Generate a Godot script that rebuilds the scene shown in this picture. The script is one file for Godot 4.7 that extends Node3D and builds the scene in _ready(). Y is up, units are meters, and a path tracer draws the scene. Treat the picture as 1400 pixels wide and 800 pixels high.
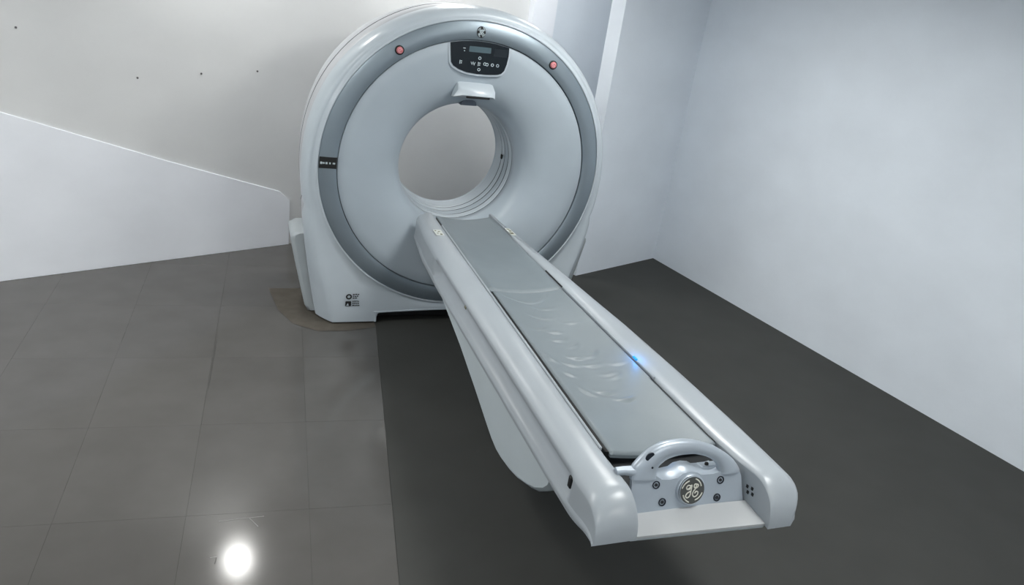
extends Node3D
# A computed-tomography scanner in a white room. Metres, y up. Camera stands over the floor at the origin.

const GANTRY_AT := Vector3(-0.369, 0.0, -4.367)
const GANTRY_TURN := 0.393
const ISO := 0.961            # height of the bore centre
const CEIL := 2.5

var M := {}
var taken := {}
var bottom_from := 0
var bottom_to := 0
var bottom_count := 0

# ------------------------------------------------------------------ helpers
func numbered(called: String) -> String:
	if not taken.has(called):
		taken[called] = 0
		return called
	taken[called] += 1
	return "%s_%03d" % [called, taken[called]]

func thing(called: String, label: String, category: String, at := Vector3.ZERO, turn := 0.0, group := "") -> Node3D:
	var o := Node3D.new()
	o.name = numbered(called)
	add_child(o)
	o.position = at
	o.rotation.y = turn
	o.set_meta("label", label)
	o.set_meta("category", category)
	if group != "":
		o.set_meta("group", group)
	return o

func struct(called: String, at := Vector3.ZERO, turn := 0.0) -> Node3D:
	var o := Node3D.new()
	o.name = called
	add_child(o)
	o.position = at
	o.rotation.y = turn
	o.set_meta("kind", "structure")
	return o

func put(called: String, mesh: Mesh, mat: Material, parent: Node, at := Vector3.ZERO, basis := Basis.IDENTITY) -> MeshInstance3D:
	var o := MeshInstance3D.new()
	o.name = called
	o.mesh = mesh
	o.material_override = mat
	o.cast_shadow = GeometryInstance3D.SHADOW_CASTING_SETTING_ON
	o.transform = Transform3D(basis, at)
	parent.add_child(o, true)
	return o

func new_st() -> SurfaceTool:
	var st := SurfaceTool.new()
	st.begin(Mesh.PRIMITIVE_TRIANGLES)
	return st

func done(st: SurfaceTool) -> ArrayMesh:
	st.generate_normals()
	return st.commit()

func tri(st: SurfaceTool, a: Vector3, b: Vector3, c: Vector3) -> void:
	st.add_vertex(a)
	st.add_vertex(b)
	st.add_vertex(c)

func quad(st: SurfaceTool, a: Vector3, b: Vector3, c: Vector3, d: Vector3) -> void:
	tri(st, a, b, c)
	tri(st, a, c, d)

# rows of points, smooth except at the rows listed in "hard"; wrap closes each row on itself
func grid(st: SurfaceTool, rows: Array, wrap: bool, flip := false, hard := [], base_group := 1) -> void:
	var g := base_group
	for i in range(rows.size() - 1):
		if i in hard:
			g += 1
		st.set_smooth_group(g)
		var r0: PackedVector3Array = rows[i]
		var r1: PackedVector3Array = rows[i + 1]
		var n := r0.size()
		for j in range(n if wrap else n - 1):
			var k := (j + 1) % n
			if flip:
				quad(st, r0[j], r1[j], r1[k], r0[k])
			else:
				quad(st, r0[j], r0[k], r1[k], r1[j])

func cap(st: SurfaceTool, ring: PackedVector3Array, flip := false, group := 90) -> void:
	# flat polygon cap, triangulated in its own plane
	st.set_smooth_group(group)
	var nrm := Vector3.ZERO
	for i in ring.size():
		nrm += ring[i].cross(ring[(i + 1) % ring.size()])
	nrm = nrm.normalized()
	var u := (ring[1] - ring[0]).normalized()
	if u.length() < 0.5:
		u = nrm.cross(Vector3.UP).normalized()
	u = (u - nrm * u.dot(nrm)).normalized()
	var v := nrm.cross(u)
	var flat := PackedVector2Array()
	for p in ring:
		flat.append(Vector2(p.dot(u), p.dot(v)))
	var idx := Geometry2D.triangulate_polygon(flat)
	for i in range(0, idx.size(), 3):
		if flip:
			tri(st, ring[idx[i]], ring[idx[i + 1]], ring[idx[i + 2]])
		else:
			tri(st, ring[idx[i]], ring[idx[i + 2]], ring[idx[i + 1]])

# box with chamfered edges, centred
func add_box(st: SurfaceTool, c: Vector3, s: Vector3, b := 0.004, basis := Basis.IDENTITY) -> void:
	var h := s * 0.5
	b = min(b, min(h.x, min(h.y, h.z)) * 0.8)
	st.set_smooth_group(-1)
	var ax := [Vector3.RIGHT, Vector3.UP, Vector3.BACK]
	var f := func(p: Vector3) -> Vector3: return c + basis * p
	for a in 3:
		var a1 := (a + 1) % 3
		var a2 := (a + 2) % 3
		for sg in [-1.0, 1.0]:
			var n: Vector3 = ax[a] * sg
			var o: Vector3 = n * h[a]
			var e1: Vector3 = ax[a1] * (h[a1] - b)
			var e2: Vector3 = ax[a2] * (h[a2] - b)
			if sg > 0:
				quad(st, f.call(o - e1 - e2), f.call(o - e1 + e2), f.call(o + e1 + e2), f.call(o + e1 - e2))
			else:
				quad(st, f.call(o - e1 - e2), f.call(o + e1 - e2), f.call(o + e1 + e2), f.call(o - e1 + e2))
		# chamfers along axis a
		for s1 in [-1.0, 1.0]:
			for s2 in [-1.0, 1.0]:
				var l: Vector3 = ax[a] * (h[a] - b)
				var p1: Vector3 = ax[a1] * s1 * h[a1] + ax[a2] * s2 * (h[a2] - b)
				var p2: Vector3 = ax[a1] * s1 * (h[a1] - b) + ax[a2] * s2 * h[a2]
				if s1 * s2 > 0:
					quad(st, f.call(p1 - l), f.call(p2 - l), f.call(p2 + l), f.call(p1 + l))
				else:
					quad(st, f.call(p1 - l), f.call(p1 + l), f.call(p2 + l), f.call(p2 - l))
	for sx in [-1.0, 1.0]:
		for sy in [-1.0, 1.0]:
			for sz in [-1.0, 1.0]:
				var p := Vector3(sx * h.x, sy * (h.y - b), sz * (h.z - b))
				var q := Vector3(sx * (h.x - b), sy * h.y, sz * (h.z - b))
				var r := Vector3(sx * (h.x - b), sy * (h.y - b), sz * h.z)
				if sx * sy * sz > 0:
					tri(st, f.call(p), f.call(r), f.call(q))
				else:
					tri(st, f.call(p), f.call(q), f.call(r))

func box_mesh(s: Vector3, b := 0.004) -> ArrayMesh:
	var st := new_st()
	add_box(st, Vector3.ZERO, s, b)
	return done(st)

# surface of revolution round the z axis: profile of (radius, z)
func lathe(profile: Array, n := 128, hard := [], flip := false) -> ArrayMesh:
	var st := new_st()
	add_lathe(st, profile, n, hard, flip)
	return done(st)

func add_lathe(st: SurfaceTool, profile: Array, n := 128, hard := [], flip := false, c := Vector3.ZERO, basis := Basis.IDENTITY, g := 1) -> void:
	var rows := []
	for p in profile:
		var row := PackedVector3Array()
		for j in n:
			var a := TAU * j / n
			row.append(c + basis * Vector3(cos(a) * p.x, sin(a) * p.x, p.y))
		rows.append(row)
	grid(st, rows, true, flip, hard, g)

# extruded flat polygon (x, y), from z0 to z1, with a chamfer at the z1 side
func prism(poly: PackedVector2Array, z0: float, z1: float, b := 0.0) -> ArrayMesh:
	var st := new_st()
	add_prism(st, poly, z0, z1, b)
	return done(st)

func add_prism(st: SurfaceTool, poly: PackedVector2Array, z0: float, z1: float, b := 0.0) -> void:
	var top := poly
	if b > 0.0:
		var off := Geometry2D.offset_polygon(poly, -b)
		if off.size() > 0 and off[0].size() == poly.size():
			top = PackedVector2Array()
			# keep the vertex order of the source
			for p in poly:
				var best := Vector2.ZERO
				var bd := 1e9
				for q in off[0]:
					if p.distance_to(q) < bd:
						bd = p.distance_to(q)
						best = q
				top.append(best)
	var r0 := PackedVector3Array()
	var r1 := PackedVector3Array()
	var r2 := PackedVector3Array()
	for i in poly.size():
		r0.append(Vector3(poly[i].x, poly[i].y, z0))
		r1.append(Vector3(poly[i].x, poly[i].y, z1 - (b if z1 > z0 else -b)))
		r2.append(Vector3(top[i].x, top[i].y, z1))
	grid(st, [r0, r1, r2], true, false, [1])
	cap(st, r2, false, 91)
	cap(st, r0, true, 92)

func round_rect(w: float, h: float, r: float, n := 5) -> PackedVector2Array:
	var p := PackedVector2Array()
	for k in 4:
		var cx := (w * 0.5 - r) * (1.0 if k in [0, 3] else -1.0)
		var cy := (h * 0.5 - r) * (1.0 if k in [0, 1] else -1.0)
		for i in n + 1:
			var a := PI * 0.5 * (k + float(i) / n)
			p.append(Vector2(cx + cos(a) * r, cy + sin(a) * r))
	return p

func ellipse(w: float, h: float, n := 24) -> PackedVector2Array:
	var p := PackedVector2Array()
	for i in n:
		var a := TAU * i / n
		p.append(Vector2(cos(a) * w * 0.5, sin(a) * h * 0.5))
	return p

# tube along a path with a radius at every point, ends closed
func add_tube(st: SurfaceTool, path: PackedVector3Array, radii: PackedFloat32Array, n := 12, squash := 1.0, upv := Vector3.BACK) -> void:
	var rows := []
	for i in path.size():
		var t: Vector3
		if i == 0:
			t = path[1] - path[0]
		elif i == path.size() - 1:
			t = path[i] - path[i - 1]
		else:
			t = path[i + 1] - path[i - 1]
		t = t.normalized()
		var u := upv.cross(t)
		if u.length() < 0.01:
			u = Vector3.RIGHT.cross(t)
		u = u.normalized()
		var v := t.cross(u)
		var row := PackedVector3Array()
		for j in n:
			var a := TAU * j / n
			row.append(path[i] + u * cos(a) * radii[i] + v * sin(a) * radii[i] * squash)
		rows.append(row)
	grid(st, rows, true, true)
	cap(st, rows[0], false, 93)
	cap(st, rows[rows.size() - 1], true, 94)

func smooth_path(pts: Array, per := 6) -> PackedVector3Array:
	var out := PackedVector3Array()
	for i in range(pts.size() - 1):
		var p0: Vector3 = pts[max(i - 1, 0)]
		var p1: Vector3 = pts[i]
		var p2: Vector3 = pts[i + 1]
		var p3: Vector3 = pts[min(i + 2, pts.size() - 1)]
		for k in per:
			out.append(p1.cubic_interpolate(p2, p0, p3, float(k) / per))
	out.append(pts[pts.size() - 1])
	return out

func const_radii(n: int, r: float) -> PackedFloat32Array:
	var a := PackedFloat32Array()
	a.resize(n)
	a.fill(r)
	return a

func interp(table: Array, t: float) -> float:
	if t <= table[0][0]:
		return table[0][1]
	for i in range(1, table.size()):
		if t <= table[i][0]:
			var a = table[i - 1]
			var b = table[i]
			return lerp(float(a[1]), float(b[1]), (t - a[0]) / (b[0] - a[0]))
	return table[table.size() - 1][1]

# ------------------------------------------------------------------ materials
func noise_tex(seed_: int, freq: float, lo: Color, hi: Color, octaves := 4, size := 512, normal := false, strength := 4.0) -> ImageTexture:
	var n := FastNoiseLite.new()
	n.seed = seed_
	n.noise_type = FastNoiseLite.TYPE_SIMPLEX_SMOOTH
	n.frequency = freq
	n.fractal_octaves = octaves
	var im := n.get_seamless_image(size, size)
	if normal:
		im.convert(Image.FORMAT_RGBA8)
		im.bump_map_to_normal_map(strength)
		return ImageTexture.create_from_image(im)
	var out := Image.create(size, size, false, Image.FORMAT_RGB8)
	for y in size:
		for x in size:
			out.set_pixel(x, y, lo.lerp(hi, im.get_pixel(x, y).r))
	return ImageTexture.create_from_image(out)

func mat(col: Color, rough: float, metal := 0.0, spec := 0.5) -> StandardMaterial3D:
	var m := StandardMaterial3D.new()
	m.albedo_color = col
	m.roughness = rough
	m.metallic = metal
	m.metallic_specular = spec
	m.cull_mode = BaseMaterial3D.CULL_DISABLED
	return m

func textured(m: StandardMaterial3D, tex: Texture2D, scale: float, nrm: Texture2D = null, depth := 0.2) -> StandardMaterial3D:
	m.uv1_triplanar = true
	m.uv1_world_triplanar = true
	m.uv1_scale = Vector3.ONE * scale
	if tex:
		m.albedo_texture = tex
	if nrm:
		m.normal_enabled = true
		m.normal_texture = nrm
		m.normal_scale = depth
	return m

func make_materials() -> void:
	var fine := noise_tex(3, 0.02, Color(0.5, 0.5, 0.5), Color.WHITE, 4, 512, true, 3.0)
	var blotch := noise_tex(11, 0.008, Color(0.955, 0.955, 0.955), Color.WHITE, 5, 512)
	var scuff := noise_tex(21, 0.012, Color(0.86, 0.86, 0.85), Color.WHITE, 5, 512)
	var tile_grain := noise_tex(33, 0.010, Color(0.93, 0.93, 0.925), Color.WHITE, 5, 512)
	M.wall = textured(mat(Color(0.90, 0.932, 0.965), 0.75), blotch, 0.5, fine, 0.08)
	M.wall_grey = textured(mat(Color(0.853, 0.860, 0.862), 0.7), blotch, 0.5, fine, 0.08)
	M.ceiling = textured(mat(Color(0.95, 0.95, 0.95), 0.9), blotch, 0.5, fine, 0.08)
	M.panel_white = textured(mat(Color(0.945, 0.96, 0.985), 0.7), blotch, 0.5)
	M.tile = []
	for k in 4:
		var t := 0.332 + 0.004 * k
		M.tile.append(textured(mat(Color(t, t * 0.985, t * 0.96), 0.13, 0.0, 0.5), tile_grain, 0.6))
	M.sheet = textured(mat(Color(0.262, 0.266, 0.259), 0.62, 0.0, 0.3), tile_grain, 0.5)
	M.subfloor = mat(Color(0.2, 0.2, 0.19), 0.9)
	M.patch = textured(mat(Color(0.34, 0.32, 0.29), 0.8), scuff, 2.0)
	M.shell = textured(mat(Color(0.735, 0.775, 0.805), 0.28), blotch, 0.7)
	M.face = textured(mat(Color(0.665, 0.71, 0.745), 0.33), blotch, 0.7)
	M.rear = textured(mat(Color(0.74, 0.75, 0.77), 0.35), blotch, 0.7)
	M.skirt = textured(mat(Color(0.66, 0.69, 0.705), 0.45), blotch, 0.7)
	M.ring = textured(mat(Color(0.55, 0.60, 0.635), 0.42, 0.55), blotch, 0.7)
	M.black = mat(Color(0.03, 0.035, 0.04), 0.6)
	M.gloss_black = mat(Color(0.07, 0.10, 0.125), 0.22)
	M.screen = mat(Color(0.30, 0.37, 0.40), 0.2)
	M.print = mat(Color(0.72, 0.77, 0.79), 0.5)
	M.red = mat(Color(0.80, 0.47, 0.49), 0.4)
	M.pink = mat(Color(0.86, 0.68, 0.70), 0.4)
	M.rail = textured(mat(Color(0.625, 0.655, 0.68), 0.3), blotch, 0.7)
	M.belly = textured(mat(Color(0.73, 0.77, 0.79), 0.4), blotch, 0.7)
	M.ledge = textured(mat(Color(0.69, 0.705, 0.715), 0.35), blotch, 0.7)
	M.vinyl = textured(mat(Color(0.46, 0.50, 0.523), 0.42), blotch, 1.2)
	M.cradle = mat(Color(0.07, 0.08, 0.085), 0.4)
	M.chassis = mat(Color(0.15, 0.165, 0.18), 0.5)
	M.silver = mat(Color(0.66, 0.70, 0.74), 0.35, 0.35)
	M.chrome = mat(Color(0.83, 0.86, 0.88), 0.22, 0.8)
	M.emblem = mat(Color(0.27, 0.28, 0.275), 0.45)
	M.cream = mat(Color(0.78, 0.78, 0.74), 0.4)
	M.bolt = mat(Color(0.10, 0.13, 0.17), 0.35, 0.4)
	M.bolt_grey = mat(Color(0.36, 0.35, 0.36), 0.6)
	M.scratch = mat(Color(0.52, 0.52, 0.51), 0.7)
	M.heel = mat(Color(0.2, 0.2, 0.19), 0.7)
	M.sticker = mat(Color(0.78, 0.80, 0.78), 0.5)
	M.ink = mat(Color(0.06, 0.065, 0.07), 0.6)
	M.olive = mat(Color(0.42, 0.42, 0.35), 0.6)
	M.led = mat(Color(0.05, 0.35, 0.6), 0.4)
	M.led.emission_enabled = true
	M.led.emission = Color(0.05, 0.5, 0.85)
	M.led.emission_energy_multiplier = 1.2
	M.lamp = mat(Color(0.9, 0.9, 0.9), 0.5)
	M.lamp.emission_enabled = true
	M.lamp.emission = Color(1.0, 0.998, 0.985)
	M.lamp.emission_energy_multiplier = 14.0
	M.lamp_frame = mat(Color(0.85, 0.85, 0.85), 0.5)

# ------------------------------------------------------------------ scene
func _ready() -> void:
	# camera
	var cam := Camera3D.new()
	cam.name = "camera"
	var th := 0.4089
	var roll := 0.1497
	var fwd := Vector3(0, -sin(th), -cos(th))
	var up0 := Vector3(0, cos(th), -sin(th))
	var right := Vector3.RIGHT * cos(roll) + up0 * sin(roll)
	var up := -Vector3.RIGHT * sin(roll) + up0 * cos(roll)
	cam.transform = Transform3D(Basis(right, up, -fwd), Vector3(0, 2.1487, 0))
	cam.fov = rad_to_deg(2.0 * atan(400.0 / 1067.47))
	cam.near = 0.05
	cam.far = 60.0
	add_child(cam)
	cam.current = true
	# environment: the room is closed, all light comes from the downlight and added ceiling lights
	var env := Environment.new()
	env.background_mode = Environment.BG_COLOR
	env.background_color = Color(0.5, 0.52, 0.55)
	env.background_energy_multiplier = 0.3
	env.tonemap_mode = Environment.TONE_MAPPER_LINEAR
	env.tonemap_exposure = 1.0
	env.sdfgi_enabled = true
	env.ssao_enabled = true
	env.ssil_enabled = true
	var we := WorldEnvironment.new()
	we.name = "environment"
	we.environment = env
	add_child(we)
	make_materials()
	# ceiling lamps: the downlight, then lights added out of view
	ceiling_lamp(Vector3(-1.813, CEIL, -4.664), 0.13, 1.0, "small square ceiling downlight close to the grey back wall", "downlight")
	ceiling_lamp(Vector3(0.20, CEIL, -6.1), 0.3, 0.45, "added square ceiling light, unseen, brightening the recess behind the scanner", "added_recess_light")  # added light, lifts the recess walls and back wall
	ceiling_lamp(Vector3(-0.72, CEIL, -5.62), 0.3, 0.9, "added square ceiling light, unseen, brightening the wall right behind the scanner body", "added_rear_light")  # added light, lifts the wall seen through the bore
	for p in [[-3.4, -2.1, 3.1], [-1.5, -2.4, 0.9], [0.60, -3.8, 1.35], [1.3, -1.9, 1.3], [0.2, 0.6, 1.7], [2.8, 0.3, 1.9]]:
		ceiling_lamp(Vector3(p[0], CEIL, p[1]), 0.6, p[2], "added square white ceiling light panel, out of view, filling the room with light", "added_fill_panel")  # added panels, spread out of view to light walls and scanner front
	build_room()
	build_gantry()
	build_table()

func ceiling_lamp(at: Vector3, size: float, energy: float, label: String, called: String) -> void:
	var t := thing(called, label, "lamp", at, -0.75, "" if size < 0.3 else "added ceiling light panels")
	var st := new_st()
	for s in [[Vector3(0, 0, 1), Vector3(size + 0.04, 0.02, 0.02)], [Vector3(0, 0, -1), Vector3(size + 0.04, 0.02, 0.02)], [Vector3(1, 0, 0), Vector3(0.02, 0.02, size)], [Vector3(-1, 0, 0), Vector3(0.02, 0.02, size)]]:
		add_box(st, s[0] * (size * 0.5 + 0.01) + Vector3(0, -0.01, 0), s[1], 0.003)
	put("frame", done(st), M.lamp_frame, t)
	put("diffuser", box_mesh(Vector3(size, 0.008, size), 0.001), M.lamp, t, Vector3(0, -0.006, 0))
	var l := AreaLight3D.new()
	l.name = "light"
	l.area_size = Vector2(size, size)
	l.light_energy = energy
	l.light_color = Color(1.0, 0.998, 0.985)
	l.shadow_enabled = true
	l.set("area_range", 14.0)
	l.set("area_attenuation", 2.0)
	l.rotation.x = -PI / 2
	l.position = Vector3(0, -0.014, 0)
	t.add_child(l)

# ------------------------------------------------------------------ room
func wall_slab(a: Vector2, b: Vector2, thick: float, h: float, y0 := 0.0) -> ArrayMesh:
	# slab from a to b (x, z); "thick" goes to the right-hand side seen from a to b
	var d := (b - a).normalized()
	var n := Vector2(-d.y, d.x) * thick
	var st := new_st()
	st.set_smooth_group(-1)
	var q := [a, b, b + n, a + n]
	var lo := []
	var hi := []
	for p in q:
		lo.append(Vector3(p.x, y0, p.y))
		hi.append(Vector3(p.x, h, p.y))
	for i in 4:
		var k := (i + 1) % 4
		quad(st, lo[i], lo[k], hi[k], hi[i])
	quad(st, hi[0], hi[1], hi[2], hi[3])
	quad(st, lo[3], lo[2], lo[1], lo[0])
	return done(st)

func build_room() -> void:
	var A := Vector2(-5.135, -1.957)          # left end of the back wall
	var K := Vector2(1.25, -7.964)            # its hidden right end
	var P0 := Vector2(0.453, -5.451)          # free edge of the partition
	var CO := Vector2(1.111, -6.103)          # corner between partition and right wall
	var RF := Vector2(5.95, 0.877)            # front end of the right wall
	var FL := Vector2(-1.0, 2.45)             # front left corner, behind the camera
	var wb := struct("wall_back")
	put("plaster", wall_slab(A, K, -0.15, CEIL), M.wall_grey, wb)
	var wp := struct("wall_partition")
	put("plaster", wall_slab(P0, CO, -0.12, CEIL), M.wall, wp)
	var wr := struct("wall_right")
	put("plaster", wall_slab(CO, RF, -0.15, CEIL), M.wall, wr)
	var wf := struct("wall_front")
	put("plaster", wall_slab(RF, FL, -0.15, CEIL), M.wall, wf)
	var wl := struct("wall_left")
	put("plaster", wall_slab(FL, A, -0.15, CEIL), M.wall, wl)
	var ws := struct("wall_recess")
	put("plaster", wall_slab(K, CO + Vector2(0.1, -0.12), -0.12, CEIL), M.wall, ws)
	# pilaster and smooth wall lining at the right of the back wall
	var d := (K - A).normalized()
	var n := Vector2(-d.y, d.x) * -1.0
	n = -n
	var tr := struct("trim_1")
	var a1 := Vector2(-0.20, -6.60)
	put("pilaster", wall_slab(a1, a1 + d * 0.24, 0.06, CEIL), M.panel_white, tr)
	var tr2 := struct("trim_2")
	put("lining", wall_slab(a1 + d * 0.24, K, 0.02, CEIL), M.wall, tr2)
	# ceiling
	var cl := struct("ceiling")
	put("slab", box_mesh(Vector3(13.0, 0.15, 12.6), 0.002), M.ceiling, cl, Vector3(0.3, CEIL + 0.075, -2.7))
	# wall screws
	for p in [Vector3(-2.79, 1.424, -4.163), Vector3(-2.36, 1.17, -4.567), Vector3(-2.09, 1.20, -4.821), Vector3(-1.83, 1.22, -5.066)]:
		var st := new_st()
		add_lathe(st, [Vector2(0.006, 0.0), Vector2(0.006, 0.003), Vector2(0.0001, 0.005)], 10, [1])
		put("screw", done(st), M.bolt_grey, wb, p, Basis(Vector3.UP, 0.755))
	# white panel with a slanting top, lying against the back wall
	var wpanel := thing("wall_panel", "broad white panel with slanting top edge against the grey back wall", "panel", Vector3(-1.6515, 0.0, -5.2345), atan2(0.685, 0.728))
	# local x runs along the wall to the left, towards -d
	var poly := PackedVector2Array([Vector2(-0.006, 0.0), Vector2(-0.006, 0.335), Vector2(-0.085, 0.405), Vector2(-0.83, 0.665), Vector2(-1.7, 0.99), Vector2(-3.3, 1.6), Vector2(-3.3, 0.0)])
	put("board", prism(poly, 0.001, 0.012, 0.002), M.panel_white, wpanel)
	build_floor()

func build_floor() -> void:
	var fl := struct("floor")
	put("subfloor", box_mesh(Vector3(13.0, 0.15, 12.6), 0.002), M.subfloor, fl, Vector3(0.3, -0.081, -2.7))
	# dark sheet: everything to the right of the seam beside the scanner foot
	var s0 := Vector2(-0.792, -4.226)
	var s1 := Vector2(-0.449, -2.931)
	var sd := (s1 - s0).normalized()
	var e0 := s0 - sd * 1.15
	var e1 := s1 + sd * 5.6
	var poly := PackedVector2Array([e0, Vector2(0.9, -7.4), Vector2(7.0, -4.0), Vector2(7.0, 3.0), e1])
	var st := new_st()
	var r := PackedVector3Array()
	for p in poly:
		r.append(Vector3(p.x, 0.0, p.y))
	var lo := PackedVector3Array()
	for p in r:
		lo.append(p - Vector3(0, 0.005, 0))
	st.set_smooth_group(-1)
	grid(st, [lo, r], true)
	cap(st, r, true, 95)
	put("vinyl_sheet", done(st), M.sheet, fl)
	# grey tiles left of the seam, in a grid turned a little against the seam
	var ax := Vector2(0.313, 0.95)
	var cr := Vector2(0.95, -0.313)
	var rng := RandomNumberGenerator.new()
	rng.seed = 5
	var clip := PackedVector2Array([e0 - Vector2(0.0015, 0), e1 - Vector2(0.0015, 0), Vector2(-3.0, 3.2), Vector2(-6.6, -1.2), Vector2(-2.6, -5.4)])
	for i in range(-11, 6):
		for j in range(-9, 9):
			var c := cr * (0.137 + 0.46 * i) + ax * (-3.195 + 0.62 * j)
			var g := 0.0004
			var q := PackedVector2Array([c + cr * g + ax * g, c + cr * (0.46 - g) + ax * g, c + cr * (0.46 - g) + ax * (0.62 - g), c + cr * g + ax * (0.62 - g)])
			var inside := true
			var got := Geometry2D.intersect_polygons(q, clip)
			if got.size() == 0 or got[0].size() < 3:
				continue
			# keep only what lies in or near the view
			var mid := c + cr * 0.23 + ax * 0.31
			if mid.y > -0.6:
				continue
			var ts := new_st()
			var top := PackedVector3Array()
			var bot := PackedVector3Array()
			var dy := 0.0
			for p in got[0]:
				top.append(Vector3(p.x, dy, p.y))
				bot.append(Vector3(p.x, -0.005, p.y))
			ts.set_smooth_group(-1)
			grid(ts, [bot, top], true)
			cap(ts, top, true, 95)
			put("tile", done(ts), M.tile[rng.randi() % 4], fl)
	# scratches and a heel mark on the tiles
	for q in [[-0.985, -2.344, -0.831, -2.409, 0.0022, 0], [-0.88, -2.385, -0.833, -2.348, 0.0020, 0], [-0.939, -2.154, -0.918, -2.164, 0.0025, 0], [-0.918, -2.164, -0.912, -2.130, 0.0035, 1], [-1.402, -3.241, -1.561, -3.734, 0.0030, 1]]:
		var f0 := Vector3(q[0], 0.0004, q[1])
		var f1 := Vector3(q[2], 0.0004, q[3])
		put("scratch", box_mesh(Vector3(q[4], 0.0008, f0.distance_to(f1)), 0.0002), M.scratch if q[5] == 0 else M.heel, fl, (f0 + f1) * 0.5, Basis(Vector3.UP, atan2(f1.x - f0.x, f1.z - f0.z)))
	# worn brown patch round the left foot of the scanner
	var pst := new_st()
	var pp := PackedVector3Array()
	for p in [Vector2(-1.04, -0.52), Vector2(-1.0, -0.2), Vector2(-0.93, -0.02), Vector2(-0.8, 0.085), Vector2(-0.62, 0.09), Vector2(-0.46, 0.055), Vector2(-0.46, -0.3), Vector2(-0.7, -0.5)]:
		pp.append(Vector3(p.x, 0.0018, p.y))
	cap(pst, pp, true, 95)
	put("patch", done(pst), M.patch, fl, GANTRY_AT, Basis(Vector3.UP, GANTRY_TURN))

# ------------------------------------------------------------------ gantry
func outer_contour() -> Array:
	# closed outline of the body seen from the front; each entry: [outer point, inset point]
	var out := []
	var a0 := -0.30
	var n := 96
	for i in n + 1:
		var a := lerpf(a0, PI - a0, float(i) / n)
		var d := Vector2(cos(a), sin(a))
		var low: float = clampf((0.25 - sin(a)) / 0.5, 0.0, 1.0)
		var r := 0.888 + 0.008 * absf(cos(a))
		r += 0.022 * low * low
		out.append([Vector2(0, ISO) + d * r, Vector2(0, ISO) + d * (r - 0.038)])
	var last: Vector2 = out[out.size() - 1][0]
	var left := []
	var m := 14
	for i in range(1, m + 1):
		var y := lerpf(last.y, 0.014, float(i) / m)
		var x := interp([[0.014, 0.792], [0.15, 0.818], [0.31, 0.845], [0.45, 0.866], [0.6, 0.883], [0.70, 0.888]], y)
		var ins := interp([[0.014, 0.085], [0.3, 0.07], [0.55, 0.05], [0.70, 0.04]], y)
		left.append([Vector2(-x, y), Vector2(-x + ins, y)])
	out.append_array(left)
	var bottom := []
	for k in range(1, 8):
		bottom.append(Vector2(lerpf(-0.792, -0.452, k / 8.0), 0.014))
	bottom.append_array([Vector2(-0.452, 0.014), Vector2(-0.450, 0.030), Vector2(-0.448, 0.050), Vector2(-0.444, 0.064), Vector2(-0.432, 0.071)])
	for k in range(0, 25):
		var bx := lerpf(-0.41, 0.41, k / 24.0)
		bottom.append(Vector2(bx, 0.084 - 0.012 * (bx / 0.41) * (bx / 0.41)))
	bottom.append_array([Vector2(0.432, 0.071), Vector2(0.444, 0.064), Vector2(0.448, 0.050), Vector2(0.450, 0.030), Vector2(0.452, 0.014)])
	for k in range(1, 8):
		bottom.append(Vector2(lerpf(0.452, 0.792, k / 8.0), 0.014))
	for p in bottom:
		var qx: float = p.x
		if absf(qx) > 0.452:
			qx = signf(qx) * (0.452 + (absf(qx) - 0.452) * 0.75)
		out.append([p, Vector2(qx, p.y)])
	bottom_count = bottom.size()
	bottom_from = 97 + m
	bottom_to = 97 + m + bottom.size()
	for i in range(m - 1, -1, -1):
		var e = left[i]
		out.append([Vector2(-e[0].x, e[0].y), Vector2(-e[1].x, e[1].y)])
	return out

func to_ring(pts: Array, z: float) -> PackedVector3Array:
	var r := PackedVector3Array()
	for p in pts:
		r.append(Vector3(p.x, p.y, z))
	return r

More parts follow.
